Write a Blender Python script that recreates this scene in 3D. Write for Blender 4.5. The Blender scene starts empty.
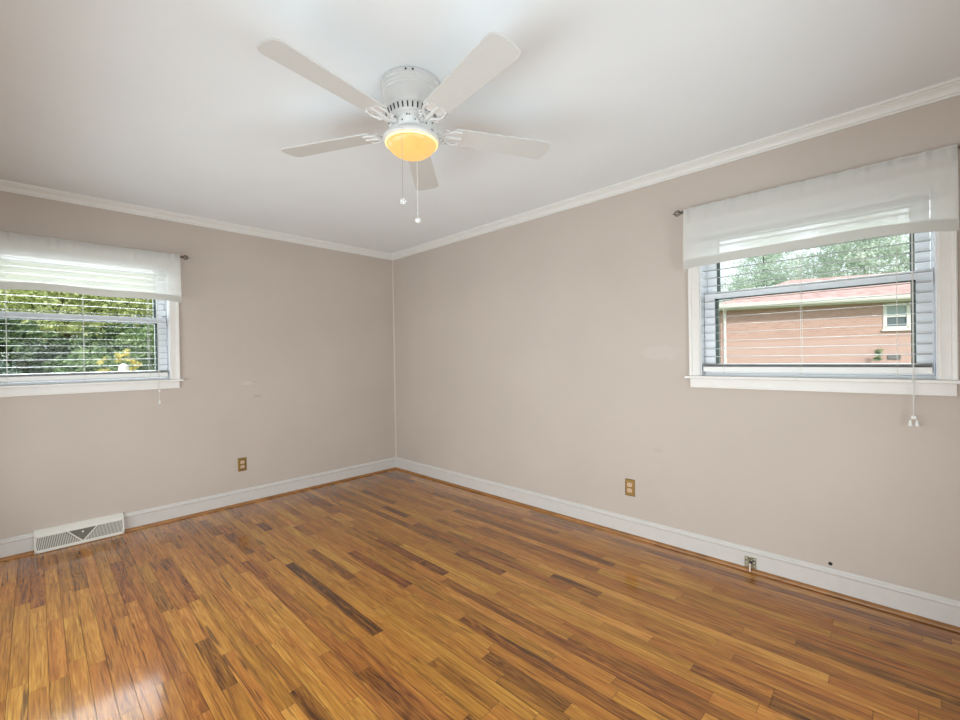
import bpy, math, random
from mathutils import Matrix, Vector
C = bpy.context.scene.collection
PI = math.pi

# ------------------------------------------------------------------ camera
cam_d = bpy.data.cameras.new('camera')
cam_d.sensor_width = 36.0
cam_d.lens = 16.236
cam_d.clip_start = 0.02
cam = bpy.data.objects.new('camera', cam_d)
C.objects.link(cam)
_r = Vector((0.716423, 0.69748709, -0.01580655))
_u = Vector((0.00761045, 0.01484192, 0.99986089))
_f = Vector((-0.69762466, 0.71644363, -0.0053249))
cm = Matrix.Identity(4)
for i in range(3):
    cm[i][0], cm[i][1], cm[i][2] = _r[i], _u[i], -_f[i]
cm.translation = (4.1613, -2.8696, 1.2507)
cam.matrix_world = cm
bpy.context.scene.camera = cam

# ------------------------------------------------------------------ sky, sun, large lights, exposure
sc = bpy.context.scene
world = bpy.data.worlds.new('sky')
sc.world = world
world.use_nodes = True
wn = world.node_tree.nodes
wl = world.node_tree.links
bg = wn['Background']
sky = wn.new('ShaderNodeTexSky')
sky.sky_type = 'NISHITA'
sky.sun_disc = False
sky.sun_elevation = math.radians(48)
sky.sun_rotation = math.radians(125)
mixn = wn.new('ShaderNodeMix')
mixn.data_type = 'RGBA'
mixn.inputs[0].default_value = 0.75
gainn = wn.new('ShaderNodeVectorMath')
gainn.operation = 'SCALE'
gainn.inputs['Scale'].default_value = 0.18
wl.new(sky.outputs[0], gainn.inputs[0])
wl.new(gainn.outputs[0], mixn.inputs[6])
mixn.inputs[7].default_value = (1.0, 1.03, 1.06, 1)
wl.new(mixn.outputs[2], bg.inputs['Color'])
bg.inputs['Strength'].default_value = 1.45

def light(name, kind, loc, direction, energy, color, sx=1, sy=1, angle=None, spread=None):
    d = bpy.data.lights.new(name, kind)
    d.energy = energy
    d.color = color
    if kind == 'AREA':
        d.shape = 'RECTANGLE'
        d.size, d.size_y = sx, sy
        if spread:
            d.spread = spread
    if angle is not None:
        d.angle = angle
    o = bpy.data.objects.new(name, d)
    C.objects.link(o)
    o.location = loc
    o.rotation_euler = Vector(direction).to_track_quat('-Z', 'Y').to_euler()
    return o

light('sun', 'SUN', (9, -6, 12), (-0.62, 0.55, -0.72), 2.9, (1.0, 0.95, 0.87), angle=math.radians(6))
# daylight that pours in through the two windows
light('daylight_left_window', 'AREA', (-0.55, -2.627, 1.62), (1, 0, -0.04), 38, (0.90, 0.96, 1.0), 1.15, 0.95)
light('daylight_right_window', 'AREA', (3.775, 0.85, 2.45), (0, -1, -0.75), 64, (0.92, 0.97, 1.0), 1.15, 0.95)
# added fill lamps in front of the two unseen walls, no opening behind them
light('added_fill_back', 'AREA', (4.93, -2.0, 0.95), (-1, 0, -0.05), 34, (0.86, 0.965, 1.0), 2.2, 1.3, spread=math.radians(142))
light('added_fill_front', 'AREA', (2.45, -3.55, 0.85), (0, 1, -0.07), 52, (0.87, 0.965, 1.0), 3.9, 1.1, spread=math.radians(145))

vs = sc.view_settings
vs.view_transform = 'Standard'
vs.look = 'None'
vs.exposure = 0.12
vs.gamma = 1.0
vs.use_curve_mapping = False
sc.cycles.use_denoising = True
sc.cycles.max_bounces = 10
sc.cycles.diffuse_bounces = 6
sc.cycles.transparent_max_bounces = 24
sc.cycles.caustics_reflective = False
sc.cycles.caustics_refractive = False

# ------------------------------------------------------------------ materials
def lin(v):
    v = v / 255.0
    return v / 12.92 if v <= 0.04045 else ((v + 0.055) / 1.055) ** 2.4

def srgb(r, g, b):
    return (lin(r), lin(g), lin(b), 1.0)

def new_mat(name):
    m = bpy.data.materials.new(name)
    m.use_nodes = True
    nt = m.node_tree
    return m, nt, nt.nodes, nt.links, nt.nodes['Principled BSDF']

def plain(name, col, rough=0.5, metal=0.0, spec=0.5, noise=0.03, scale=18.0, bump=0.0):
    m, nt, n, l, b = new_mat(name)
    b.inputs['Roughness'].default_value = rough
    b.inputs['Metallic'].default_value = metal
    b.inputs['Specular IOR Level'].default_value = spec
    tc = n.new('ShaderNodeTexCoord')
    nz = n.new('ShaderNodeTexNoise')
    nz.inputs['Scale'].default_value = scale
    nz.inputs['Detail'].default_value = 4
    l.new(tc.outputs['Object'], nz.inputs['Vector'])
    rp = n.new('ShaderNodeValToRGB')
    e = rp.color_ramp.elements
    e[0].position, e[1].position = 0.3, 0.7
    e[0].color = tuple(c * (1 - noise) for c in col[:3]) + (1,)
    e[1].color = tuple(min(1, c * (1 + noise)) for c in col[:3]) + (1,)
    l.new(nz.outputs[0], rp.inputs[0])
    l.new(rp.outputs[0], b.inputs['Base Color'])
    if bump:
        bp = n.new('ShaderNodeBump')
        bp.inputs['Strength'].default_value = bump
        bp.inputs['Distance'].default_value = 0.002
        l.new(nz.outputs[0], bp.inputs['Height'])
        l.new(bp.outputs[0], b.inputs['Normal'])
    return m

M = {}
M['trim'] = plain('trim_paint', (0.72, 0.70, 0.67, 1), 0.35, noise=0.02)
M['base'] = plain('baseboard_paint', (0.62, 0.60, 0.58, 1), 0.35, noise=0.02)
M['crown'] = plain('crown_paint', (0.74, 0.74, 0.72, 1), 0.4, noise=0.02)
M['ceiling'] = plain('ceiling_paint', (0.845, 0.90, 0.94, 1), 0.8, spec=0.2, noise=0.012, scale=3)
M['vinyl'] = plain('white_vinyl', (0.80, 0.82, 0.85, 1), 0.35, noise=0.01)
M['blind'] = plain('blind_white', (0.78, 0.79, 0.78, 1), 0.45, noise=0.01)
M['slat'] = plain('slat_backlit_grey', (0.36, 0.37, 0.365, 1), 0.5, noise=0.01)  # white slats, darkened in the colour to read as backlit lines
M['cord'] = plain('white_cord', (0.66, 0.66, 0.63, 1), 0.7)
M['fan'] = plain('fan_white_enamel', (0.68, 0.685, 0.68, 1), 0.32, noise=0.01)
M['blade'] = plain('fan_blade_white', (0.62, 0.63, 0.62, 1), 0.5, noise=0.015)
M['slot'] = plain('dark_slot', (0.03, 0.03, 0.03, 1), 0.7)
M['vent'] = plain('register_cream_enamel', (0.72, 0.70, 0.645, 1), 0.4, noise=0.02)
M['vent_dark'] = plain('register_inside', (0.16, 0.155, 0.13, 1), 0.8)
M['brass'] = plain('aged_brass', (0.30, 0.19, 0.065, 1), 0.32, metal=0.85, noise=0.12, scale=60)
M['brass_dull'] = plain('tarnished_plate', (0.30, 0.27, 0.18, 1), 0.45, metal=0.6, noise=0.5, scale=130)
M['almond'] = plain('almond_plastic', (0.66, 0.47, 0.33, 1), 0.4)
M['bronze'] = plain('rod_bronze', (0.16, 0.14, 0.12, 1), 0.35, metal=0.7, noise=0.1)
M['steel'] = plain('steel', (0.55, 0.55, 0.52, 1), 0.3, metal=0.9)
M['cable'] = plain('pale_cable', (0.72, 0.62, 0.54, 1), 0.5)
M['black'] = plain('black_rubber', (0.012, 0.012, 0.012, 1), 0.6)
M['gasket'] = plain('grey_green_gasket', (0.07, 0.10, 0.09, 1), 0.5)
M['shoe'] = plain('stained_shoe_moulding', (0.30, 0.135, 0.04, 1), 0.35, noise=0.25, scale=9)
M['bark'] = plain('bark', (0.16, 0.12, 0.09, 1), 0.9, noise=0.4, scale=12, bump=0.5)
M['stone'] = plain('pale_stone', (0.66, 0.62, 0.56, 1), 0.85, noise=0.12, scale=8)
M['gutter'] = plain('white_gutter', (0.80, 0.80, 0.74, 1), 0.4)
M['soffit'] = plain('soffit_paint', (0.60, 0.62, 0.50, 1), 0.6)
M['shingle'] = plain('pink_brown_shingles', (0.52, 0.34, 0.31, 1), 0.9, noise=0.25, scale=3)
M['house_pane'] = plain('house_pane', (0.12, 0.16, 0.17, 1), 0.12)
M['curtain_in'] = plain('house_curtain', (0.42, 0.5, 0.5, 1), 0.8)
M['tan'] = plain('tan_siding', (0.55, 0.42, 0.33, 1), 0.8)

def wall_mat(name, col, marks):
    """matt wall paint with a few touched-up smears at their own places"""
    m, nt, n, l, b = new_mat(name)
    b.inputs['Roughness'].default_value = 0.62
    b.inputs['Specular IOR Level'].default_value = 0.3
    tc = n.new('ShaderNodeTexCoord')
    nz = n.new('ShaderNodeTexNoise')
    nz.inputs['Scale'].default_value = 1.6
    nz.inputs['Detail'].default_value = 5
    l.new(tc.outputs['Object'], nz.inputs['Vector'])
    rp = n.new('ShaderNodeValToRGB')
    e = rp.color_ramp.elements
    e[0].position, e[1].position = 0.3, 0.72
    e[0].color = tuple(c * 0.965 for c in col[:3]) + (1,)
    e[1].color = tuple(c * 1.03 for c in col[:3]) + (1,)
    l.new(nz.outputs[0], rp.inputs[0])
    cur = rp.outputs[0]
    n2 = n.new('ShaderNodeTexNoise')
    n2.inputs['Scale'].default_value = 26
    n2.inputs['Detail'].default_value = 3
    l.new(tc.outputs['Object'], n2.inputs['Vector'])
    for (cx, cy, cz, sx, sy, sz, tone, amount) in marks:
        sub = n.new('ShaderNodeVectorMath'); sub.operation = 'SUBTRACT'
        sub.inputs[1].default_value = (cx, cy, cz)
        l.new(tc.outputs['Object'], sub.inputs[0])
        dv = n.new('ShaderNodeVectorMath'); dv.operation = 'DIVIDE'
        dv.inputs[1].default_value = (sx, sy, sz)
        l.new(sub.outputs[0], dv.inputs[0])
        ln = n.new('ShaderNodeVectorMath'); ln.operation = 'LENGTH'
        l.new(dv.outputs[0], ln.inputs[0])
        ad = n.new('ShaderNodeMath'); ad.operation = 'MULTIPLY_ADD'
        l.new(n2.outputs[0], ad.inputs[0]); ad.inputs[1].default_value = 1.6
        l.new(ln.outputs['Value'], ad.inputs[2])
        mr = n.new('ShaderNodeMapRange')
        mr.inputs[1].default_value = 1.45; mr.inputs[2].default_value = 1.75
        mr.inputs[3].default_value = amount; mr.inputs[4].default_value = 0.0
        l.new(ad.outputs[0], mr.inputs[0])
        mx = n.new('ShaderNodeMix'); mx.data_type = 'RGBA'
        l.new(mr.outputs[0], mx.inputs[0])
        l.new(cur, mx.inputs[6]); mx.inputs[7].default_value = tone
        cur = mx.outputs[2]
    l.new(cur, b.inputs['Base Color'])
    n3 = n.new('ShaderNodeTexNoise')
    n3.inputs['Scale'].default_value = 220
    l.new(tc.outputs['Object'], n3.inputs['Vector'])
    bp = n.new('ShaderNodeBump')
    bp.inputs['Strength'].default_value = 0.08
    bp.inputs['Distance'].default_value = 0.001
    l.new(n3.outputs[0], bp.inputs['Height'])
    l.new(bp.outputs[0], b.inputs['Normal'])
    return m

WALLC = (0.53, 0.465, 0.415, 1)
M['wall_left'] = wall_mat('taupe_wall_paint_left', WALLC, [
    (0, -1.563, 1.059, 0.05, 0.07, 0.02, (0.60, 0.55, 0.51, 1), 0.6),
    (0, -1.473, 0.937, 0.05, 0.05, 0.012, (0.36, 0.30, 0.26, 1), 0.45),
    (0, -1.50, 1.065, 0.05, 0.03, 0.012, (0.36, 0.30, 0.26, 1), 0.3)])
M['wall_right'] = wall_mat('taupe_wall_paint_right', WALLC, [
    (3.03, 0, 1.262, 0.15, 0.05, 0.055, (0.58, 0.53, 0.49, 1), 0.45),
    (3.00, 0, 0.62, 0.05, 0.05, 0.015, (0.42, 0.35, 0.31, 1), 0.3)])
M['wall_plain'] = wall_mat('taupe_wall_paint', WALLC, [])
M['bead'] = plain('corner_bead_paint', (0.60, 0.52, 0.46, 1), 0.6)

def glass_mat():
    m, nt, n, l, b = new_mat('window_glass')
    out = n['Material Output']
    n.remove(b)
    t = n.new('ShaderNodeBsdfTransparent')
    t.inputs[0].default_value = (0.97, 0.985, 0.98, 1)
    g = n.new('ShaderNodeBsdfGlossy')
    g.inputs['Roughness'].default_value = 0.02
    mx = n.new('ShaderNodeMixShader')
    mx.inputs[0].default_value = 0.006
    l.new(t.outputs[0], mx.inputs[1])
    l.new(g.outputs[0], mx.inputs[2])
    l.new(mx.outputs[0], out.inputs[0])
    return m
M['glass'] = glass_mat()

def cloth_mat(name, col, tcol, transl, transp):
    m, nt, n, l, b = new_mat(name)
    out = n['Material Output']
    n.remove(b)
    tc = n.new('ShaderNodeTexCoord')
    mp = n.new('ShaderNodeMapping')
    mp.inputs['Scale'].default_value = (60, 60, 420)
    l.new(tc.outputs['Object'], mp.inputs[0])
    nz = n.new('ShaderNodeTexNoise')
    nz.inputs['Scale'].default_value = 1.0
    nz.inputs['Detail'].default_value = 3
    l.new(mp.outputs[0], nz.inputs['Vector'])
    rp = n.new('ShaderNodeValToRGB')
    rp.color_ramp.elements[0].color = tuple(c * 0.93 for c in col[:3]) + (1,)
    rp.color_ramp.elements[1].color = col
    l.new(nz.outputs[0], rp.inputs[0])
    d = n.new('ShaderNodeBsdfDiffuse')
    l.new(rp.outputs[0], d.inputs[0])
    t = n.new('ShaderNodeBsdfTranslucent')
    t.inputs[0].default_value = tcol
    a = n.new('ShaderNodeMixShader')
    a.inputs[0].default_value = transl
    l.new(d.outputs[0], a.inputs[1]); l.new(t.outputs[0], a.inputs[2])
    tr = n.new('ShaderNodeBsdfTransparent')
    b2 = n.new('ShaderNodeMixShader')
    b2.inputs[0].default_value = transp
    l.new(a.outputs[0], b2.inputs[1]); l.new(tr.outputs[0], b2.inputs[2])
    l.new(b2.outputs[0], out.inputs[0])
    return m
M['sheer'] = cloth_mat('sheer_white_linen', (0.93, 0.93, 0.91, 1), (0.68, 0.70, 0.67, 1), 0.33, 0.30)
M['hem'] = cloth_mat('doubled_linen_hem', (0.72, 0.71, 0.67, 1), (0.55, 0.55, 0.52, 1), 0.3, 0.04)

def bowl_mat():
    m, nt, n, l, b = new_mat('lit_amber_glass')
    b.inputs['Base Color'].default_value = (0.35, 0.22, 0.08, 1)
    b.inputs['Roughness'].default_value = 0.25
    tc = n.new('ShaderNodeTexCoord')
    nz = n.new('ShaderNodeTexNoise')
    nz.inputs['Scale'].default_value = 14
    nz.inputs['Detail'].default_value = 3
    l.new(tc.outputs['Object'], nz.inputs['Vector'])
    rp = n.new('ShaderNodeValToRGB')
    e = rp.color_ramp.elements
    e[0].position, e[1].position = 0.3, 0.7
    e[0].color = (1.0, 0.54, 0.15, 1)
    e[1].color = (1.0, 0.62, 0.20, 1)
    l.new(nz.outputs[0], rp.inputs[0])
    l.new(rp.outputs[0], b.inputs['Emission Color'])
    b.inputs['Emission Strength'].default_value = 0.72
    return m
M['bowl'] = bowl_mat()
def rim_glow():
    m, nt, n, l, b = new_mat('lit_glass_rim')
    b.inputs['Base Color'].default_value = (0.85, 0.75, 0.5, 1)
    b.inputs['Roughness'].default_value = 0.3
    b.inputs['Emission Color'].default_value = (1.0, 0.76, 0.30, 1)
    b.inputs['Emission Strength'].default_value = 0.85
    return m
M['bowl_rim'] = rim_glow()

def brick_mat():
    m, nt, n, l, b = new_mat('pale_red_brick')
    b.inputs['Roughness'].default_value = 0.9
    tc = n.new('ShaderNodeTexCoord')
    mp = n.new('ShaderNodeMapping')
    mp.inputs['Rotation'].default_value = (PI / 2, 0, 0)
    l.new(tc.outputs['Object'], mp.inputs[0])
    br = n.new('ShaderNodeTexBrick')
    br.inputs['Color1'].default_value = (0.50, 0.315, 0.26, 1)
    br.inputs['Color2'].default_value = (0.57, 0.375, 0.315, 1)
    br.inputs['Mortar'].default_value = (0.57, 0.42, 0.365, 1)
    br.inputs['Scale'].default_value = 1.0
    br.inputs['Mortar Size'].default_value = 0.010
    br.inputs['Brick Width'].default_value = 0.21
    br.inputs['Row Height'].default_value = 0.072
    br.inputs['Mortar Smooth'].default_value = 0.6
    l.new(mp.outputs[0], br.inputs['Vector'])
    l.new(br.outputs[0], b.inputs['Base Color'])
    return m
M['brick'] = brick_mat()

def grass_mat():
    return plain('lawn_grass', (0.17, 0.20, 0.10, 1), 0.9, noise=0.4, scale=4)
M['grass'] = grass_mat()

def leaf_mat(name, c0, c1, c2):
    m, nt, n, l, b = new_mat(name)
    out = n['Material Output']
    at = n.new('ShaderNodeAttribute')
    at.attribute_name = 'leaf'
    rp = n.new('ShaderNodeValToRGB')
    e = rp.color_ramp.elements
    e[0].color = c0
    e[1].color = c2
    k = e.new(0.5); k.color = c1
    l.new(at.outputs['Fac'], rp.inputs[0])
    l.new(rp.outputs[0], b.inputs['Base Color'])
    b.inputs['Roughness'].default_value = 0.55
    t = n.new('ShaderNodeBsdfTranslucent')
    l.new(rp.outputs[0], t.inputs[0])
    mx = n.new('ShaderNodeMixShader')
    mx.inputs[0].default_value = 0.35
    l.new(b.outputs[0], mx.inputs[1]); l.new(t.outputs[0], mx.inputs[2])
    l.new(mx.outputs[0], out.inputs[0])
    return m

def floor_mat():
    m, nt, n, l, b = new_mat('oak_strip_floor')
    col = n.new('ShaderNodeAttribute'); col.attribute_name = 'board'
    sep = n.new('ShaderNodeSeparateColor')
    l.new(col.outputs['Color'], sep.inputs[0])
    uv = n.new('ShaderNodeUVMap'); uv.uv_map = 'board_uv'
    # tone of the board
    tone = n.new('ShaderNodeValToRGB')
    e = tone.color_ramp.elements
    stops = [(0.0, (0.040, 0.012, 0.003)), (0.16, (0.110, 0.034, 0.005)), (0.34, (0.225, 0.077, 0.008)),
             (0.55, (0.335, 0.127, 0.010)), (0.78, (0.44, 0.186, 0.016)), (1.0, (0.55, 0.27, 0.035))]
    e[0].position, e[0].color = stops[0][0], stops[0][1] + (1,)
    e[1].position, e[1].color = stops[-1][0], stops[-1][1] + (1,)
    for p, c in stops[1:-1]:
        k = e.new(p); k.color = c + (1,)
    # grain coordinates: board uv is in metres, shifted per board
    cmb = n.new('ShaderNodeCombineXYZ')
    mul = n.new('ShaderNodeMath'); mul.operation = 'MULTIPLY'; mul.inputs[1].default_value = 37.0
    l.new(sep.outputs['Blue'], mul.inputs[0])
    l.new(mul.outputs[0], cmb.inputs['Z'])
    add = n.new('ShaderNodeVectorMath'); add.operation = 'ADD'
    l.new(uv.outputs[0], add.inputs[0]); l.new(cmb.outputs[0], add.inputs[1])
    def stretched(sx, sy, detail, rough=0.6, dist=0.0):
        mp = n.new('ShaderNodeMapping')
        mp.inputs['Scale'].default_value = (sx, sy, 1)
        l.new(add.outputs[0], mp.inputs[0])
        t = n.new('ShaderNodeTexNoise')
        t.inputs['Scale'].default_value = 1.0
        t.inputs['Detail'].default_value = detail
        t.inputs['Roughness'].default_value = rough
        t.inputs['Distortion'].default_value = dist
        l.new(mp.outputs[0], t.inputs['Vector'])
        return t
    fine = stretched(7, 330, 4, 0.7)
    mid = stretched(3.0, 55, 4, 0.6, 0.6)
    # cathedral figure
    mpw = n.new('ShaderNodeMapping'); mpw.inputs['Scale'].default_value = (2.2, 26, 1)
    l.new(add.outputs[0], mpw.inputs[0])
    wv = n.new('ShaderNodeTexNoise')
    wv.inputs['Scale'].default_value = 1.0; wv.inputs['Detail'].default_value = 1.5; wv.inputs['Distortion'].default_value = 0.5
    l.new(mpw.outputs[0], wv.inputs['Vector'])
    ring = n.new('ShaderNodeMath'); ring.operation = 'MULTIPLY'; ring.inputs[1].default_value = 60.0
    l.new(wv.outputs[0], ring.inputs[0])
    sn = n.new('ShaderNodeMath'); sn.operation = 'SINE'
    l.new(ring.outputs[0], sn.inputs[0])
    # tone = board tone + grain
    s1 = n.new('ShaderNodeMath'); s1.operation = 'MULTIPLY_ADD'
    l.new(mid.outputs[0], s1.inputs[0]); s1.inputs[1].default_value = 1.05; s1.inputs[2].default_value = -0.525
    s2 = n.new('ShaderNodeMath'); s2.operation = 'MULTIPLY_ADD'
    l.new(fine.outputs[0], s2.inputs[0]); s2.inputs[1].default_value = 0.62; s2.inputs[2].default_value = -0.31
    s3 = n.new('ShaderNodeMath'); s3.operation = 'MULTIPLY'
    l.new(sn.outputs[0], s3.inputs[0]); s3.inputs[1].default_value = 0.085
    a1 = n.new('ShaderNodeMath'); l.new(sep.outputs['Red'], a1.inputs[0]); l.new(s1.outputs[0], a1.inputs[1])
    a2 = n.new('ShaderNodeMath'); l.new(a1.outputs[0], a2.inputs[0]); l.new(s2.outputs[0], a2.inputs[1])
    a3 = n.new('ShaderNodeMath'); a3.use_clamp = True
    l.new(a2.outputs[0], a3.inputs[0]); l.new(s3.outputs[0], a3.inputs[1])
    l.new(a3.outputs[0], tone.inputs[0])
    # dark mineral streaks on some boards
    st = stretched(1.6, 34, 2, 0.5, 1.2)
    mr = n.new('ShaderNodeMapRange')
    mr.inputs[1].default_value = 0.62; mr.inputs[2].default_value = 0.68
    mr.inputs[3].default_value = 0.0; mr.inputs[4].default_value = 0.72
    l.new(st.outputs[0], mr.inputs[0])
    mk = n.new('ShaderNodeMath'); mk.operation = 'MULTIPLY'
    l.new(mr.outputs[0], mk.inputs[0]); l.new(sep.outputs['Green'], mk.inputs[1])
    mx = n.new('ShaderNodeMix'); mx.data_type = 'RGBA'
    l.new(mk.outputs[0], mx.inputs[0]); l.new(tone.outputs[0], mx.inputs[6])
    mx.inputs[7].default_value = (0.06, 0.026, 0.010, 1)
    # open pores: thin dark dashes along the grain
    po = stretched(4.0, 170, 2, 0.5, 0.3)
    pr = n.new('ShaderNodeMapRange')
    pr.inputs[1].default_value = 0.54; pr.inputs[2].default_value = 0.70
    pr.inputs[3].default_value = 0.0; pr.inputs[4].default_value = 0.60
    l.new(po.outputs[0], pr.inputs[0])
    mp2 = n.new('ShaderNodeMix'); mp2.data_type = 'RGBA'
    l.new(pr.outputs[0], mp2.inputs[0]); l.new(mx.outputs[2], mp2.inputs[6])
    mp2.inputs[7].default_value = (0.085, 0.030, 0.007, 1)
    mx = mp2
    # hue drift: some boards redder, some more yellow
    hs = n.new('ShaderNodeHueSaturation')
    hm = n.new('ShaderNodeMapRange')
    hm.inputs[3].default_value = 0.490; hm.inputs[4].default_value = 0.505
    l.new(sep.outputs['Blue'], hm.inputs[0])
    l.new(hm.outputs[0], hs.inputs['Hue'])
    hs.inputs['Saturation'].default_value = 0.96
    l.new(mx.outputs[2], hs.inputs['Color'])
    l.new(hs.outputs[0], b.inputs['Base Color'])
    # gloss: worn satin varnish
    big = n.new('ShaderNodeTexNoise'); big.inputs['Scale'].default_value = 2.2; big.inputs['Detail'].default_value = 5
    tc = n.new('ShaderNodeTexCoord'); l.new(tc.outputs['Object'], big.inputs['Vector'])
    rr = n.new('ShaderNodeMapRange'); rr.inputs[3].default_value = 0.14; rr.inputs[4].default_value = 0.30
    l.new(big.outputs[0], rr.inputs[0])
    l.new(rr.outputs[0], b.inputs['Roughness'])
    b.inputs['Specular IOR Level'].default_value = 0.06
    b.inputs['Coat Weight'].default_value = 0.85
    b.inputs['Coat IOR'].default_value = 1.5
    b.inputs['Coat Roughness'].default_value = 0.10
    bp = n.new('ShaderNodeBump'); bp.inputs['Strength'].default_value = 0.10; bp.inputs['Distance'].default_value = 0.001
    l.new(mid.outputs[0], bp.inputs['Height'])
    l.new(bp.outputs[0], b.inputs['Normal'])
    return m
M['floor'] = floor_mat()
M['gap'] = plain('floor_gap', (0.05, 0.022, 0.008, 1), 0.8)

# ------------------------------------------------------------------ mesh builder
class MB:
    def __init__(self, frame=None):
        self.v, self.f, self.frame = [], [], frame
    def box(self, x0, x1, y0, y1, z0, z1):
        b = len(self.v)
        self.v += [(x, y, z) for z in (z0, z1) for y in (y0, y1) for x in (x0, x1)]
        self.f += [tuple(b + i for i in q) for q in ((0, 2, 3, 1), (4, 5, 7, 6), (0, 1, 5, 4), (2, 6, 7, 3), (0, 4, 6, 2), (1, 3, 7, 5))]
        return self
    def loft(self, rings, closed=True, caps=True):
        b = len(self.v)
        n = len(rings[0])
        for r in rings:
            self.v += [tuple(p) for p in r]
        for i in range(len(rings) - 1):
            for j in range(n if closed else n - 1):
                k = (j + 1) % n
                self.f.append((b + i * n + j, b + i * n + k, b + (i + 1) * n + k, b + (i + 1) * n + j))
        if caps and closed:
            self.f.append(tuple(b + j for j in reversed(range(n))))
            self.f.append(tuple(b + (len(rings) - 1) * n + j for j in range(n)))
        return self
    def prism(self, prof, fn0, fn1):
        """prof: list of (a, b); fn maps (a, b) to a point at either end"""
        return self.loft([[fn0(a, c) for a, c in prof], [fn1(a, c) for a, c in prof]])
    def tube(self, pts, r, n=8, caps=True):
        pts = [Vector(p) for p in pts]
        rs = r if isinstance(r, (list, tuple)) else [r] * len(pts)
        rings = []
        up = None
        for i, p in enumerate(pts):
            d = (pts[min(i + 1, len(pts) - 1)] - pts[max(i - 1, 0)]).normalized()
            if up is None:
                up = Vector((0, 0, 1)) if abs(d.z) < 0.9 else Vector((1, 0, 0))
            s = d.cross(up).normalized()
            up = s.cross(d).normalized()
            rings.append([p + (s * math.cos(2 * PI * j / n) + up * math.sin(2 * PI * j / n)) * rs[i] for j in range(n)])
        return self.loft(rings, True, caps)
    def lathe(self, prof, n=48, c=(0, 0, 0), caps=True, ang=None):
        rings = [[(c[0] + r * math.cos(2 * PI * j / n), c[1] + r * math.sin(2 * PI * j / n), c[2] + z) for j in range(n)] for r, z in prof]
        return self.loft(rings, True, caps)
    def torus(self, c, ax, R, r, n=20, m=8):
        ax = Vector(ax).normalized()
        a = ax.orthogonal().normalized(); bq = ax.cross(a)
        pts = []
        b = len(self.v)
        for i in range(n):
            t = 2 * PI * i / n
            d = a * math.cos(t) + bq * math.sin(t)
            for j in range(m):
                q = 2 * PI * j / m
                self.v.append(tuple(Vector(c) + d * (R + r * math.cos(q)) + ax * (r * math.sin(q))))
        for i in range(n):
            for j in range(m):
                self.f.append((b + i * m + j, b + ((i + 1) % n) * m + j, b + ((i + 1) % n) * m + (j + 1) % m, b + i * m + (j + 1) % m))
        return self
    def ball(self, c, r, n=12, sq=(1, 1, 1)):
        rings = []
        for i in range(1, n):
            t = PI * i / n
            rings.append([(c[0] + sq[0] * r * math.sin(t) * math.cos(2 * PI * j / n), c[1] + sq[1] * r * math.sin(t) * math.sin(2 * PI * j / n), c[2] - sq[2] * r * math.cos(t)) for j in range(n)])
        return self.loft(rings, True, True)
    def grid(self, fn, nu, nv):
        b = len(self.v)
        for j in range(nv + 1):
            for i in range(nu + 1):
                self.v.append(tuple(fn(i / nu, j / nv)))
        for j in range(nv):
            for i in range(nu):
                a = b + j * (nu + 1) + i
                self.f.append((a, a + 1, a + nu + 2, a + nu + 1))
        return self
    def build(self, name, mat, parent=None, smooth=False, bevel=0.0, sharp=35):
        me = bpy.data.meshes.new(name)
        W = self.frame or Matrix.Identity(4)
        P = WORLD.get(parent.name, Matrix.Identity(4)).inverted() if parent else Matrix.Identity(4)
        T = P @ W
        me.from_pydata([tuple(T @ Vector(p)) for p in self.v], [], self.f)
        import bmesh
        bm = bmesh.new(); bm.from_mesh(me)
        bmesh.ops.recalc_face_normals(bm, faces=bm.faces)
        bm.to_mesh(me); bm.free()
        me.materials.append(mat)
        if smooth:
            me.polygons.foreach_set('use_smooth', [True] * len(me.polygons))
            me.set_sharp_from_angle(angle=math.radians(sharp))
        o = bpy.data.objects.new(name, me)
        C.objects.link(o)
        if parent:
            o.parent = parent
            WORLD[o.name] = WORLD[parent.name]
        else:
            WORLD[o.name] = Matrix.Identity(4)
        if bevel:
            md = o.modifiers.new('bevel', 'BEVEL')
            md.width = bevel
            md.segments = 2
            md.limit_method = 'ANGLE'
        return o
WORLD = {}

def tag(o, label=None, cat=None, group=None, kind=None):
    if label: o['label'] = label
    if cat: o['category'] = cat
    if group: o['group'] = group
    if kind: o['kind'] = kind
    return o

def empty(name, matrix, label=None, cat=None, group=None, kind=None):
    o = bpy.data.objects.new(name, None)
    o.empty_display_size = 0.05
    C.objects.link(o)
    o.matrix_world = matrix
    WORLD[o.name] = matrix.copy()
    return tag(o, label, cat, group, kind)

def struct(o):
    return tag(o, kind='structure')

def T(x, y, z, rz=0.0):
    return Matrix.Translation((x, y, z)) @ Matrix.Rotation(rz, 4, 'Z')

# ------------------------------------------------------------------ room shell
RX, RY, H = 5.0, -3.65, 2.44           # room: x 0..RX, y RY..0
CXR, CYL = 3.775, -2.627               # window centres on the two walls
OW, OZ0, OZ1 = 0.505, 1.10, 2.01       # half width, sill and head of the openings
TH = 0.16

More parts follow.
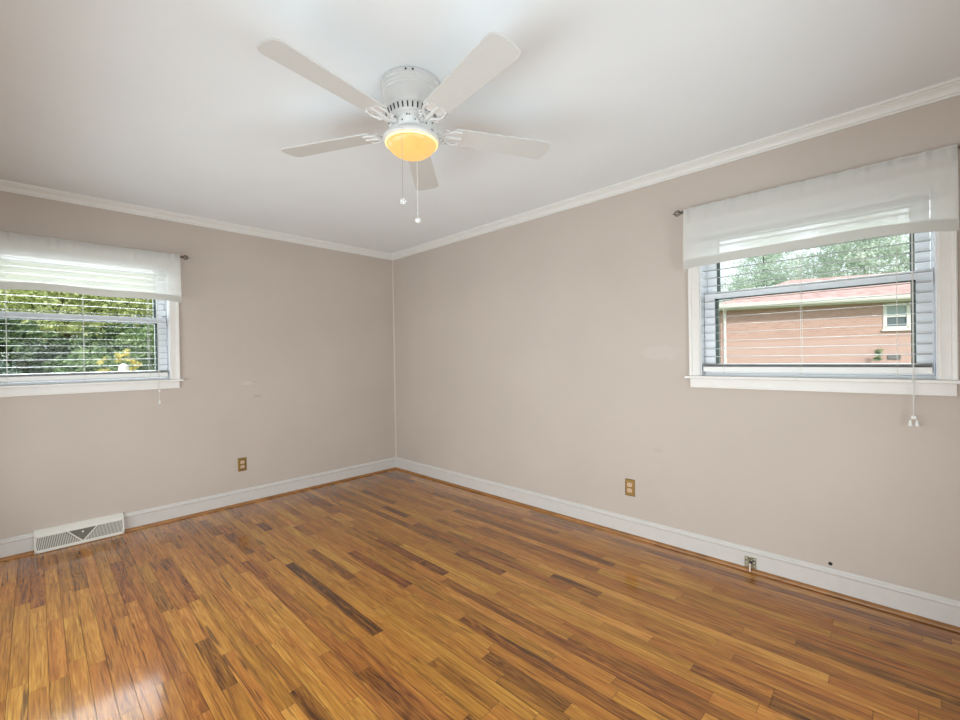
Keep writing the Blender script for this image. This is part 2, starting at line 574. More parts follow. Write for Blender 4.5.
m = MB()
m.box(-TH, 0, RY - TH, CYL - OW, 0, H); m.box(-TH, 0, CYL + OW, TH, 0, H)
m.box(-TH, 0, CYL - OW, CYL + OW, 0, OZ0); m.box(-TH, 0, CYL - OW, CYL + OW, OZ1, H)
struct(m.build('wall_left', M['wall_left']))
m = MB()
m.box(0, CXR - OW, 0, TH, 0, H); m.box(CXR + OW, RX + TH, 0, TH, 0, H)
m.box(CXR - OW, CXR + OW, 0, TH, 0, OZ0); m.box(CXR - OW, CXR + OW, 0, TH, OZ1, H)
wall_right = struct(m.build('wall_right', M['wall_right']))
struct(MB().box(RX, RX + TH, RY - TH, 0, 0, H).build('wall_back', M['wall_plain']))
struct(MB().box(0, RX, RY - TH, RY, 0, H).build('wall_front', M['wall_plain']))
struct(MB().box(-TH, RX + TH, RY - TH, TH, H, H + 0.12).build('ceiling', M['ceiling']))
MB_hole = MB()
MB_hole.lathe([(0.0085, 0.0), (0.0085, 0.004), (0.0055, 0.004), (0.0055, 0.001)], 16)
MB_hole.frame = Matrix.Translation((3.888, 0.0, 0.151)) @ Matrix.Rotation(PI / 2, 4, 'X')
tag(MB_hole.build('cable_hole', M['black'], wall_right, smooth=True), 'small round black cable hole low in the wall')

# floor: strip oak boards, one quad per board
rnd = random.Random(11)
BW = 0.057
forced = [  # (x0, x1, y, tone, streak)
    (1.45, 2.44, -1.82, 0.10, 0.2), (0.60, 0.80, -1.70, 0.16, 0.3), (1.21, 1.52, -1.95, 0.30, 1.0),
    (0.46, 1.00, -0.69, 0.20, 0.3), (1.0, 1.35, -0.80, 0.18, 0.2), (1.55, 2.02, -1.20, 0.22, 1.0), (2.03, 2.26, -1.24, 0.17, 0.3),
    (1.36, 1.90, -1.63, 0.26, 1.0), (0.2, 0.62, -1.95, 0.24, 1.0), (0.66, 0.83, -1.90, 0.2, 0.5),
    (2.72, 3.02, -0.80, 0.18, 0.3), (2.1, 2.5, -0.98, 0.25, 0.4), (2.9, 3.3, -1.55, 0.22, 0.4), (3.0, 3.66, -1.27, 0.30, 1.0),
    (2.5, 2.9, -2.20, 0.2, 0.5), (1.9, 2.3, -2.36, 0.25, 0.6), (2.6, 3.05, -1.95, 0.2, 0.4), (1.1, 1.5, -2.45, 0.3, 0.3),
]
verts, faces, cols, uvs = [], [], [], []
rows = int(math.ceil(-RY / BW))
for i in range(rows):
    y1, y0 = -i * BW, max(-(i + 1) * BW, RY)
    segs = []
    fx = sorted([f for f in forced if y0 <= f[2] < y1])
    x = 0.0
    bounds = []
    for f in fx:
        bounds.append((x, f[0], None)); bounds.append((f[0], f[1], f)); x = f[1]
    bounds.append((x, RX, None))
    for a, b_, f in bounds:
        if f:
            segs.append((a, b_, f[3] + 0.07, max(f[4], 0.5))); continue
        p = a
        first = a == 0.0
        while p < b_ - 1e-6:
            L = rnd.choice((0.28, 0.4, 0.55, 0.7, 0.9, 1.2)) * rnd.uniform(0.8, 1.2)
            if first:
                L *= rnd.uniform(0.2, 1); first = False
            q = min(p + L, b_)
            if b_ - q < 0.18: q = b_
            t = rnd.gauss(0.62, 0.12)
            if rnd.random() < 0.10: t = rnd.uniform(0.28, 0.42)
            if rnd.random() < 0.05: t = rnd.uniform(0.75, 0.84)
            segs.append((p, q, max(0.1, min(0.95, t)), 1.0 if rnd.random() < 0.42 else 0.15))
            p = q
    for a, b_, t, s in segs:
        g = 0.0007
        k = len(verts)
        verts += [(a + g, y0 + g, 0), (b_ - g, y0 + g, 0), (b_ - g, y1 - g, 0), (a + g, y1 - g, 0)]
        faces.append((k, k + 1, k + 2, k + 3))
        ou, ov = rnd.uniform(0, 50), rnd.uniform(0, 50)
        uvs += [(ou, ov), (ou + b_ - a, ov), (ou + b_ - a, ov + BW), (ou, ov + BW)]
        cols += [(t, s, rnd.random(), 1)] * 4
# subfloor seen in the gaps between boards
k = len(verts)
nb = len(faces)
verts += [(0, RY, -0.0012), (RX, RY, -0.0012), (RX, 0, -0.0012), (0, 0, -0.0012), (0, RY, -0.06), (RX, RY, -0.06), (RX, 0, -0.06), (0, 0, -0.06)]
for q in ((0, 1, 2, 3), (7, 6, 5, 4), (0, 4, 5, 1), (1, 5, 6, 2), (2, 6, 7, 3), (3, 7, 4, 0)):
    faces.append(tuple(k + i for i in q))
    uvs += [(0, 0)] * 4
    cols += [(0.1, 0, 0, 1)] * 4
me = bpy.data.meshes.new('floor')
me.from_pydata(verts, [], faces)
uvl = me.uv_layers.new(name='board_uv')
for i, c in enumerate(uvs): uvl.data[i].uv = c
ca = me.color_attributes.new('board', 'FLOAT_COLOR', 'CORNER')
for i, c in enumerate(cols): ca.data[i].color = c
me.materials.append(M['floor']); me.materials.append(M['gap'])
for i, p in enumerate(me.polygons):
    if i >= nb: p.material_index = 1
fo = bpy.data.objects.new('floor', me); C.objects.link(fo); struct(fo)

# baseboards with a stepped cap, and stained shoe moulding
BB = [(0, 0), (0.014, 0), (0.014, 0.100), (0.018, 0.104), (0.019, 0.110), (0.015, 0.116), (0.010, 0.118), (0.011, 0.123), (0.006, 0.129), (0, 0.129)]
SH = [(0.014, 0.0), (0.033, 0.0), (0.032, 0.006), (0.029, 0.011), (0.024, 0.0145), (0.014, 0.016)]
CR = [(0, H - 0.062), (0.006, H - 0.062), (0.007, H - 0.052), (0.013, H - 0.050), (0.017, H - 0.038), (0.026, H - 0.026), (0.034, H - 0.020), (0.035, H - 0.014), (0.042, H - 0.012), (0.044, H), (0, H)]
V0, V1 = -2.893, -2.432                # floor register on the left wall
def left_run(prof, segs, mitre=True):
    m = MB()
    for (ya, yb) in segs:
        m.prism(prof, lambda a, z, ya=ya: (a, ya, z), (lambda a, z, yb=yb: (a, yb - a if yb == 0 else yb, z)))
    return m
def right_run(prof):
    return MB().prism(prof, lambda a, z: (a, -a, z), lambda a, z: (RX, -a, z))
struct(left_run(BB, [(RY, V0), (V1, 0)]).build('baseboard_left', M['base'], smooth=True))
struct(right_run(BB).build('baseboard_right', M['base'], smooth=True))
struct(left_run(SH, [(RY, V0), (V1, 0)]).build('trim_1', M['shoe'], smooth=True))
struct(right_run(SH).build('trim_2', M['shoe'], smooth=True))
struct(left_run(CR, [(RY, 0)]).build('trim_3', M['crown'], smooth=True, sharp=25))
struct(right_run(CR).build('trim_4', M['crown'], smooth=True, sharp=25))
struct(MB().prism([(0, 0), (0.009, 0), (0.0075, -0.005), (0.005, -0.0075), (0, -0.009)], lambda a, c: (a, c, 0.129), lambda a, c: (a, c, H - 0.062)).build('trim_5', M['bead'], smooth=True))

# ------------------------------------------------------------------ windows, blinds, valances
def build_window(idx, F, rail):
    """F maps x along the wall, y outward through the wall, z up"""
    root = empty('window_%d' % idx, F @ Matrix.Translation((0, 0, 1.045)), kind='structure')
    # casing: stepped boards left, right and across the head
    W = OW + 0.062
    prof = [(0, 0), (0, -0.010), (0.008, -0.013), (0.012, -0.012), (0.040, -0.014), (0.044, -0.019), (0.058, -0.021), (0.062, -0.018), (0.062, 0)]
    z0, z1 = 1.118, OZ1
    m = MB(F)
    m.prism(prof, lambda a, b: (-OW - a, b, z0), lambda a, b: (-OW - a, b, z1 + a))
    m.prism(prof, lambda a, b: (OW + a, b, z0), lambda a, b: (OW + a, b, z1 + a))
    m.prism(prof, lambda a, b: (-OW - a, b, z1 + a), lambda a, b: (OW + a, b, z1 + a))
    m.build('casing', M['trim'], root, smooth=True, sharp=25)
    MB(F).box(-0.590, 0.588, -0.034, 0.0, 1.1005, 1.1175).box(-OW, OW, 0.0, 0.05, 1.1005, 1.1175).build('stool', M['trim'], root, bevel=0.003)
    MB(F).box(-0.562, 0.562, -0.015, 0.0, 1.045, 1.1005).box(-0.562, 0.562, -0.018, -0.015, 1.045, 1.053).build('apron', M['trim'], root, bevel=0.0015)
    # jamb liner
    m = MB(F)
    m.box(-OW, -OW + 0.006, 0, TH, 1.1175, OZ1); m.box(OW - 0.006, OW, 0, TH, 1.1175, OZ1)
    m.box(-OW, OW, 0, TH, OZ1 - 0.006, OZ1)
    m.box(-OW, -OW + 0.016, 0.092, TH, 1.1175, OZ1); m.box(OW - 0.016, OW, 0.092, TH, 1.1175, OZ1)
    m.box(-OW, OW, 0.05, TH + 0.02, 1.1005, 1.132)
    m.build('jamb', M['vinyl'], root, bevel=0.001)
    def sash(name, x, ya, yb, za, zb, st, bot, top, glass_y):
        m = MB(F)
        m.box(-x, -x + st, ya, yb, za, zb); m.box(x - st, x, ya, yb, za, zb)
        m.box(-x + st, x - st, ya, yb, za, za + bot); m.box(-x + st, x - st, ya, yb, zb - top, zb)
        s = m.build(name, M['vinyl'], root, bevel=0.002)
        m = MB(F)
        g = 0.017
        for a, b_, c, d in ((-x + st, -x + st + g, za + bot, zb - top), (x - st - g, x - st, za + bot, zb - top)):
            m.box(a, b_, glass_y - 0.004, glass_y + 0.012, c, d)
        m.box(-x + st, x - st, glass_y - 0.004, glass_y + 0.012, zb - top - 0.006, zb - top)
        m.build('gasket', M['gasket'], s)
        MB(F).box(-x + st, x - st, glass_y, glass_y + 0.003, za + bot, zb - top).build('glass_pane', M['glass'], s)
        return s
    lo = sash('lower_sash', 0.495, 0.058, 0.088, 1.133, rail + 0.022, 0.058, 0.058, 0.042, 0.074)
    MB(F).box(-0.035, 0.035, 0.052, 0.060, rail + 0.004, rail + 0.016).build('sash_lock', M['vinyl'], lo, bevel=0.002)
    sash('upper_sash', 0.487, 0.094, 0.124, rail - 0.020, OZ1 - 0.008, 0.052, 0.042, 0.045, 0.108)
    return root

def build_blind(F, label, tz, tilt):
    root = empty('window_blind', F @ Matrix.Translation((0, 0.018, 1.143)), label, 'blind', 'open slatted blinds in the two windows')
    X, yc = 0.488, 0.018
    MB(F).box(-X, X, yc - 0.022, yc + 0.024, 1.968, 2.002).build('headrail', M['blind'], root, bevel=0.002)
    MB(F).box(-X, X, yc - 0.025, yc + 0.025, 1.143, 1.174).build('bottom_rail', M['blind'], root, bevel=0.003)
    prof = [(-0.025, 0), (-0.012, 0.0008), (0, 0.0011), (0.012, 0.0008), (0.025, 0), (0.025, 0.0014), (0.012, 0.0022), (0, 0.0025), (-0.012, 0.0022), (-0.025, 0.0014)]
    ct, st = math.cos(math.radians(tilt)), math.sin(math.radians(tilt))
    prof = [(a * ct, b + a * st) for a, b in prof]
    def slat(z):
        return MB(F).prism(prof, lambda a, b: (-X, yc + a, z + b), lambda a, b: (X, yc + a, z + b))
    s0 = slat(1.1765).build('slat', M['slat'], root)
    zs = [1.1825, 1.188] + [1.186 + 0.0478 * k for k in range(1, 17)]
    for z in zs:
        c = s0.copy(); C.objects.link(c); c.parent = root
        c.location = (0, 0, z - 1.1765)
    for u in (-0.372, 0.0, 0.372):
        m = MB(F)
        for dy in (-0.0275, 0.0275):
            m.box(u - 0.0011, u + 0.0011, yc + dy - 0.0009, yc + dy + 0.0009, 1.150, 1.972)
        m.box(u - 0.0035, u + 0.0035, yc - 0.0285, yc - 0.0255, 1.130, 1.144)
        m.build('ladder_cord', M['cord'], root)
    # lift cords hanging in front of the stool, joined and split again to the tassels
    u = 0.424
    m = MB(F)
    m.tube([(u, -0.010, 1.97), (u, -0.022, 1.6), (u, -0.040, 1.12), (u, -0.041, tz + 0.04)], 0.0017, 6)
    m.tube([(u + 0.004, -0.010, 1.97), (u + 0.003, -0.022, 1.6), (u + 0.003, -0.041, 1.12), (u + 0.001, -0.041, tz + 0.04)], 0.0014, 6)
    m.build('lift_cord', M['cord'], root)
    return root, u

def add_tassel(F, root, u, z, dx, small=False):
    m = MB(F)
    if dx:
        m.tube([(u, -0.041, z + 0.045), (u + dx, -0.041, z + 0.01)], 0.001, 6)
    m.lathe([(0.0022, 0.016), (0.0045, 0.012), (0.0075, -0.006), (0.008, -0.011), (0.004, -0.013)], 14, (u + dx, -0.041, z))
    m.build('tassel', M['blind'], root, smooth=True)

FR = T(CXR, 0, 0)
FL = T(0, CYL, 0, PI / 2)
struct(build_window(1, FL, 1.583))
struct(build_window(2, FR, 1.610))
bl, u = build_blind(FL, 'open white slatted blind in the window with green shrubs outside', 1.0, 2.5)
m = MB(FL); m.tube([(0.424, -0.041, 1.045), (0.424, -0.041, 0.950)], 0.0013, 6)
m.build('lift_cord', M['cord'], bl)
MB(FL).ball((0.424, -0.041, 1.032), 0.0075, 10).build('cord_connector', M['blind'], bl, smooth=True)
add_tassel(FL, bl, 0.424, 0.945, 0)
br, u = build_blind(FR, 'open white slatted blind in the window facing the brick house', 0.92, 4.0)
MB(FR).box(0.415, 0.433, -0.047, -0.036, 0.936, 0.951).build('cord_connector', M['blind'], br, bevel=0.002)
add_tassel(FR, br, 0.424, 0.914, -0.011)
add_tassel(FR, br, 0.424, 0.914, 0.011)

def build_rod(F, zr, label):
    root = empty('curtain_rod', F @ Matrix.Translation((0, -0.07, zr)), label, 'curtain rod', 'curtain rods over the two windows')
    MB(F).tube([(-0.572, -0.07, zr), (0.572, -0.07, zr)], 0.006, 12).build('rod', M['bronze'], root, smooth=True)
    for s in (-1, 1):
        m = MB(F)
        x = 0.572 * s
        m.tube([(x, -0.07, zr), (x + 0.010 * s, -0.07, zr), (x + 0.011 * s, -0.07, zr), (x + 0.016 * s, -0.07, zr)], [0.009, 0.009, 0.006, 0.005], 12)
        cx = x + 0.034 * s
        for k in range(4):
            a = PI * k / 4
            m.torus((cx, -0.07, zr), (0, math.cos(a), math.sin(a)), 0.0175, 0.0019, 20, 6)
        m.tube([(x + 0.050 * s, -0.07, zr), (x + 0.056 * s, -0.07, zr), (x + 0.067 * s, -0.07, zr)], [0.0045, 0.0035, 0.001], 8)
        m.build('finial', M['bronze'], root, smooth=True)
        m = MB(F)
        xb = 0.562 * s
        m.tube([(xb, 0.0, zr - 0.004), (xb, -0.055, zr - 0.004), (xb, -0.064, zr - 0.003)], 0.004, 8)
        m.box(xb - 0.009, xb + 0.009, -0.003, 0.0, zr - 0.03, zr + 0.03)
        m.build('bracket', M['bronze'], root)
    return root

def build_valance(F, zr, zb, seed, label):
    """sheer cloth with a gathered rod pocket, a doubled hem and a short side turn"""
    root = empty('window_valance', F @ Matrix.Translation((0, -0.08, zb)), label, 'valance', 'sheer valances over the two windows')
    rn = random.Random(seed)
    ph = [rn.uniform(0, 6.28) for _ in range(10)]
    W = 0.566
    def wob(u, k):      # gathers at the rod pocket
        return 0.0030 * math.sin(95 * u + ph[0]) + 0.0024 * math.sin(151 * u + ph[1]) * k
    def droop(u):
        return 0.0045 * math.sin(6.5 * u + ph[2]) + 0.004 * math.sin(12.5 * u + ph[3]) - (0.010 * max(0, abs(u) - 0.50) / 0.066)
    def pos(u, v, off=0.0):
        """u along the wall, v 0 at the rod, 1 at the bottom edge"""
        zt = zr + 0.010
        z = zt + (zb + droop(u) - zt) * v
        soft = 0.010 * math.sin(7 * u + ph[4]) + 0.005 * math.sin(17 * u + ph[5])
        y = -0.0825 - soft * v - wob(u, 1) * max(0, 1 - 4 * v) - 0.012 * v - off
        x = u * (1 + 0.004 * math.sin(2.2 * v))
        return (x, y, z)
    m = MB(F)
    hv = 1 - 0.050 / (zr + 0.010 - zb)
    m.grid(lambda a, b: pos(-W + 2 * W * a, b * hv), 150, 26)
    # header ruffle over the rod and the pocket's back sheet
    def head(a, b):
        u = -W + 2 * W * a
        t = PI * b
        return (u, -0.07 - 0.0125 * math.cos(t) - wob(u, 1), zr + 0.010 + 0.006 * math.sin(t) + 0.002 * math.sin(70 * u + ph[6]))
    m.grid(head, 150, 6)
    m.grid(lambda a, b: (-W + 2 * W * a, -0.0575 - wob(-W + 2 * W * a, 1) * (1 - b), zr + 0.010 - 0.026 * b), 150, 3)
    # side turns towards the wall
    for s in (-1, 1):
        def side(a, b, s=s):
            p = pos(s * W, b)
            t = a
            return (p[0] + s * 0.004 * math.sin(t * PI / 2), p[1] + 0.055 * t * min(1, 0.25 + b), p[2] - 0.010 * t * b)
        m.grid(side, 6, 20)
    sh = m.build('cloth', M['sheer'], root, smooth=True, sharp=80)
    h = MB(F)
    h.grid(lambda a, b: pos(-W + 2 * W * a, hv + (1 - hv) * b, 0.0012), 150, 4)
    h.grid(lambda a, b: pos(-W + 2 * W * a, hv + (1 - hv) * b, -0.0012), 150, 4)
    h.grid(lambda a, b: pos(-W + 2 * W * a, 1, 0.0012 - 0.0024 * b), 150, 1)
    h.build('hem', M['hem'], root, smooth=True, sharp=80)
    return root

build_rod(FL, 2.088, 'dark bronze curtain rod with cage finials on the wall with the floor register')
build_rod(FR, 2.128, 'dark bronze curtain rod with cage finials on the wall with the cable plate')
build_valance(FL, 2.088, 1.733, 3, 'sheer white valance with gathered top over the window with green shrubs')
build_valance(FR, 2.128, 1.785, 8, 'sheer white valance with wavy hem over the window facing the brick house')

# ------------------------------------------------------------------ ceiling fan
FX, FY = 2.64, -1.712
FZ = 2.245
PH0 = math.radians(-81.0)
def build_fan():
    F = T(FX, FY, 0)
    root = empty('ceiling_fan', F @ Matrix.Translation((0, 0, H)), 'white five-blade ceiling fan with a lit amber bowl light', 'ceiling fan')
    # flush canopy with turned steps
    can = MB(F).lathe([(0.119, H), (0.119, H - 0.0035), (0.128, H - 0.0035), (0.129, H - 0.022), (0.1255, H - 0.026), (0.1255, H - 0.036), (0.1225, H - 0.040), (0.1225, H - 0.050),
                 (0.119, H - 0.054), (0.117, H - 0.085), (0.108, H - 0.115), (0.104, H - 0.120)], 72).build('canopy', M['fan'], root, smooth=True, sharp=25)
    for a in (-0.80, -0.58):
        c, s = math.cos(a), math.sin(a)
        MB(F).ball((0.129 * c, 0.129 * s, H - 0.012), 0.0042, 8).build('screw', M['slot'], can, smooth=True)
    # motor housing: slotted flare, then an ornate ring of scrolls
    mh = MB(F).lathe([(0.100, H - 0.118), (0.106, H - 0.121), (0.109, H - 0.126), (0.100, H - 0.150), (0.095, H - 0.158), (0.100, H - 0.162), (0.099, H - 0.168),
                 (0.083, H - 0.196), (0.074, H - 0.206), (0.080, H - 0.210), (0.078, H - 0.216), (0.05, H - 0.222)], 72).build('motor_housing', M['fan'], root, smooth=True, sharp=25)
    m = MB(F)
    NS = 32
    for k in range(NS):
        a = 2 * PI * k / NS
        R = Matrix.Rotation(a, 4, 'Z')
        q = [(0.1083, -0.0030, H - 0.1285), (0.1083, 0.0030, H - 0.1285), (0.1010, 0.0026, H - 0.1490), (0.1010, -0.0026, H - 0.1490)]
        o_ = [(x + 0.0016, y, z - 0.0008) for x, y, z in q]
        b = len(m.v)
        m.v += [tuple(R @ Vector(p)) for p in q + o_]
        m.f += [(b + 4, b + 5, b + 6, b + 7), (b, b + 1, b + 5, b + 4), (b + 2, b + 3, b + 7, b + 6), (b + 1, b + 2, b + 6, b + 5), (b, b + 4, b + 7, b + 3)]
    m.build('cooling_slots', M['slot'], mh)
    m = MB(F)
    d = MB(F)
    for k in range(10):
        a0 = 2 * PI * k / 10 + PH0 + 0.314
        pts = []
        for t in range(15):
            w = t / 14
            a = a0 + (w - 0.5) * 0.50
            z = H - 0.171 - 0.024 * math.sin(PI * w) ** 0.7
            r = 0.099 - 0.66 * (H - 0.168 - z)
            pts.append(((r + 0.002) * math.cos(a), (r + 0.002) * math.sin(a), z))
        m.tube(pts, 0.0032, 6)
        for s in (-1, 1):
            a = a0 + 0.12 * s
            r = 0.0935
            m.torus((r * math.cos(a), r * math.sin(a), H - 0.180), (math.cos(a), math.sin(a), -0.6), 0.0068, 0.0022, 12, 6)
            a = a0 + 0.255 * s
            d.ball((0.0955 * math.cos(a), 0.0955 * math.sin(a), H - 0.176), 0.0038, 8)
        a = a0
        d.ball((0.0865 * math.cos(a), 0.0865 * math.sin(a), H - 0.191), 0.0030, 8)
    m.build('scrollwork', M['fan'], mh, smooth=True)
    d.build('scroll_piercings', M['slot'], mh, smooth=True)
    # light fitter and bowl
    MB(F).lathe([(0.048, H - 0.220), (0.060, H - 0.224), (0.072, H - 0.226), (0.110, H - 0.231), (0.121, H - 0.236), (0.1225, H - 0.246), (0.1195, H - 0.251), (0.108, H - 0.252)], 72).build('light_fitter', M['fan'], root, smooth=True, sharp=28)
    bowl = MB(F).lathe([(0.107, H - 0.2515), (0.109, H - 0.258), (0.104, H - 0.268), (0.092, H - 0.282), (0.074, H - 0.296), (0.050, H - 0.307), (0.025, H - 0.313), (0.004, H - 0.3145)], 64).build('glass_bowl', M['bowl'], root, smooth=True, sharp=60)
    MB(F).torus((0, 0, H - 0.2555), (0, 0, 1), 0.1095, 0.0045, 64, 8).build('glowing_rim', M['bowl_rim'], bowl, smooth=True)
    # five blades on scrolled irons
    first = None
    for k in range(5):
        a = PH0 + 2 * PI * k / 5
        # pitched blade frame: x outward along the blade
        BF = F @ Matrix.Rotation(a, 4, 'Z') @ Matrix.Translation((0, 0, FZ)) @ Matrix.Rotation(math.radians(PITCH), 4, 'X')
        if first is None:
            n = 40
            m = MB(BF)
            outline = []
            w0, w1, x0, x1, rc = 0.054, 0.066, 0.185, 0.652, 0.030
            def half(s):
                pts = []
                pts.append((x0, s * (w0 - 0.012))); pts.append((x0 + 0.004, s * (w0 - 0.004))); pts.append((x0 + 0.012, s * w0))
                for t in range(1, 8): pts.append((x0 + (x1 - rc - x0) * t / 8, s * (w0 + (w1 - w0) * t / 8)))
                for t in range(0, 7):
                    q = PI / 2 * t / 6
                    pts.append((x1 - rc + rc * math.sin(q) * 1.0, s * (w1 - rc + rc * math.cos(q))))
                pts.append((x1 + 0.004, s * 0.018))
                return pts
            out = half(1) + list(reversed(half(-1)))
            m.loft([[(x, y, -0.0028) for x, y in out], [(x, y, 0.0028) for x, y in out]])
            blade = m.build('blade', M['blade'], root, bevel=0.0012)
            m = MB(BF)
            # arm from the motor, then a three-fingered scrolled plate under the blade
            Pi = Matrix.Rotation(-math.radians(PITCH), 4, 'X')
            m.tube([(0.070, 0, 0.012), (0.105, 0, -0.006), (0.140, 0, -0.010), (0.172, 0, -0.008), (0.20, 0, -0.006)], [0.010, 0.009, 0.008, 0.009, 0.006], 8)
            for s in (-1, 1):
                m.tube([(0.135, 0, -0.009), (0.150, 0.018 * s, -0.010), (0.168, 0.038 * s, -0.010), (0.190, 0.046 * s, -0.008), (0.215, 0.040 * s, -0.006)], [0.006, 0.0055, 0.005, 0.0055, 0.004], 8)
                m.torus((0.152, 0.036 * s, -0.009), (0, 0, 1), 0.011, 0.0030, 14, 6)
                m.torus((0.122, 0.019 * s, -0.008), (0, 0, 1), 0.009, 0.0028, 14, 6)
                m.ball((0.213, 0.040 * s, -0.0065), 0.0062, 8)
            m.ball((0.222, 0, -0.0062), 0.0062, 8)
            m.tube([(0.19, 0, -0.007), (0.222, 0, -0.006)], 0.006, 8)
            m.box(0.178, 0.226, -0.036, 0.036, -0.0055, -0.0030)
            iron = m.build('blade_bracket', M['fan'], root, smooth=True)
            first = (blade, iron)
        else:
            for o in first:
                c = o.copy(); C.objects.link(c); c.parent = root
                c.rotation_euler = (0, 0, 2 * PI * k / 5)
    # two pull chains; each bead chain ends in its own knob
    def chain(x, y, zt, zb, mat, rb):
        m = MB(F)
        m.tube([(x, y, zt), (x, y, zb)], 0.0010, 6)
        nb = int((zt - zb) / 0.0065)
        for i in range(nb):
            z = zt - (i + 0.5) * (zt - zb) / nb
            b = len(m.v)
            r = rb
            m.v += [(x + r, y, z), (x - r, y, z), (x, y + r, z), (x, y - r, z), (x, y, z + r), (x, y, z - r)]
            for p in ((0, 2), (2, 1), (1, 3), (3, 0)):
                m.f += [(b + p[0], b + p[1], b + 4), (b + p[1], b + p[0], b + 5)]
        return m.build('pull_chain', mat, root)
    x, y = 2.712 - FX, -1.816 - FY
    c = chain(x, y, H - 0.246, 1.905, M['steel'], 0.0019)
    m = MB(F)
    for k in range(5):
        q = 2 * PI * k / 5
        m.ball((x + 0.009 * math.cos(q) * 0.716, y + 0.009 * math.cos(q) * 0.697, 1.892 + 0.009 * math.sin(q)), 0.0052, 8)
    m.ball((x, y, 1.892), 0.0065, 8)
    m.build('pull_knob', M['fan'], c, smooth=True)
    x, y = 2.566 - FX, -1.627 - FY
    c = chain(x, y, H - 0.246, 1.905, M['fan'], 0.0034)
    MB(F).ball((x, y, 1.890), 0.0145, 14).build('pull_knob', M['fan'], c, smooth=True)
    return root
PITCH = -9.0
build_fan()

# ------------------------------------------------------------------ floor register, outlets, cable plate
def build_register():
    F = T(0, 0, 0)
    root = empty('floor_register', T(0, (V0 + V1) / 2, 0), 'cream metal baseboard register with a slanted grille on the floor under the window', 'floor register')
    y0, y1 = V0, V1
    body = [(0.0005, 0.001), (0.0635, 0.001), (0.0640, 0.006), (0.0525, 0.112), (0.0495, 0.1165), (0.012, 0.141), (0.0005, 0.143)]
    MB(F).prism(body, lambda a, z: (a, y0, z), lambda a, z: (a, y1, z)).build('housing', M['vent'], root, bevel=0.0015)
    # sloping front, coordinates: s along the wall, t up the slope 0..1
    A, B = Vector((0.0645, 0, 0.006)), Vector((0.0530, 0, 0.112))
    nrm = Vector((B.z - A.z, 0, A.x - B.x)).normalized()
    def P(s, t, o=0.0):
        p = A.lerp(B, t) + nrm * o
        return (p.x, y0 + s, p.z)
    L = y1 - y0
    def bar(m, s0, t0, s1, t1, w, o0, o1):
        dx, dy = (s1 - s0), (t1 - t0) * 0.107
        ln = math.hypot(dx, dy)
        nx, ny = -dy / ln * w / 2, dx / ln * w / 2 / 0.107
        q = [(s0 + nx, t0 + ny), (s1 + nx, t1 + ny), (s1 - nx, t1 - ny), (s0 - nx, t0 - ny)]
        m.loft([[P(s, t, o0) for s, t in q], [P(s, t, o1) for s, t in q]])
    m = MB(F)
    m.loft([[P(s, t, o) for s, t in ((0.008, 0.12), (L - 0.008, 0.12), (L - 0.008, 0.90), (0.008, 0.90))] for o in (0.0002, 0.0010)])
    m.build('dark_opening', M['vent_dark'], root)
    m = MB(F)
    bar(m, 0, 0.075, L, 0.075, 0.016, 0, 0.005); bar(m, 0, 0.955, L, 0.955, 0.010, 0, 0.005)
    bar(m, 0.005, 0, 0.005, 1, 0.009, 0, 0.005); bar(m, L - 0.005, 0, L - 0.005, 1, 0.009, 0, 0.005)
    c = L * 0.515
    bar(m, c - 0.078, 0.92, c - 0.002, 0.14, 0.007, 0, 0.005); bar(m, c + 0.078, 0.92, c + 0.002, 0.14, 0.007, 0, 0.005)
    m.build('frame', M['vent'], root)
    n = 27
    for side in (0, 1):
        m = MB(F)
        for k in range(n):
            # fins lean towards the middle of the register
            sb = 0.012 + (c - 0.016) * k / n if side == 0 else L - 0.012 - (L - c - 0.016) * k / n
            lean = (0.016 if side == 0 else -0.016)
            t1 = 0.9
            st = sb - lean * 0.6
            lim = (c - 0.006 - sb) if side == 0 else (sb - c - 0.006)
            t1 = min(0.9, 0.14 + max(0.0, 0.78 * (1.0 if lim > 0.080 else 1.0)))
            # stop at the dividing bars of the central V
            t_hit = 0.14 + 0.78 * max(0, min(1, lim / 0.076))
            if lim < 0.076:
                bar(m, sb, 0.13, sb - lean * 0.6 * (t_hit - 0.13) / 0.77, max(0.16, t_hit), 0.0032, 0.0008, 0.0035)
            else:
                bar(m, sb, 0.13, st, 0.90, 0.0032, 0.0008, 0.0035)
        m.build('grille', M['vent'], root)
    m = MB(F)
    p0, p1 = P(c, 0.72, 0.001), P(c, 0.72, 0.014)
    m.tube([p0, p1], 0.003, 8)
    m.ball(P(c, 0.74, 0.013), 0.0065, 10)
    m.build('damper_lever', M['blind'], root, smooth=True)
build_register()

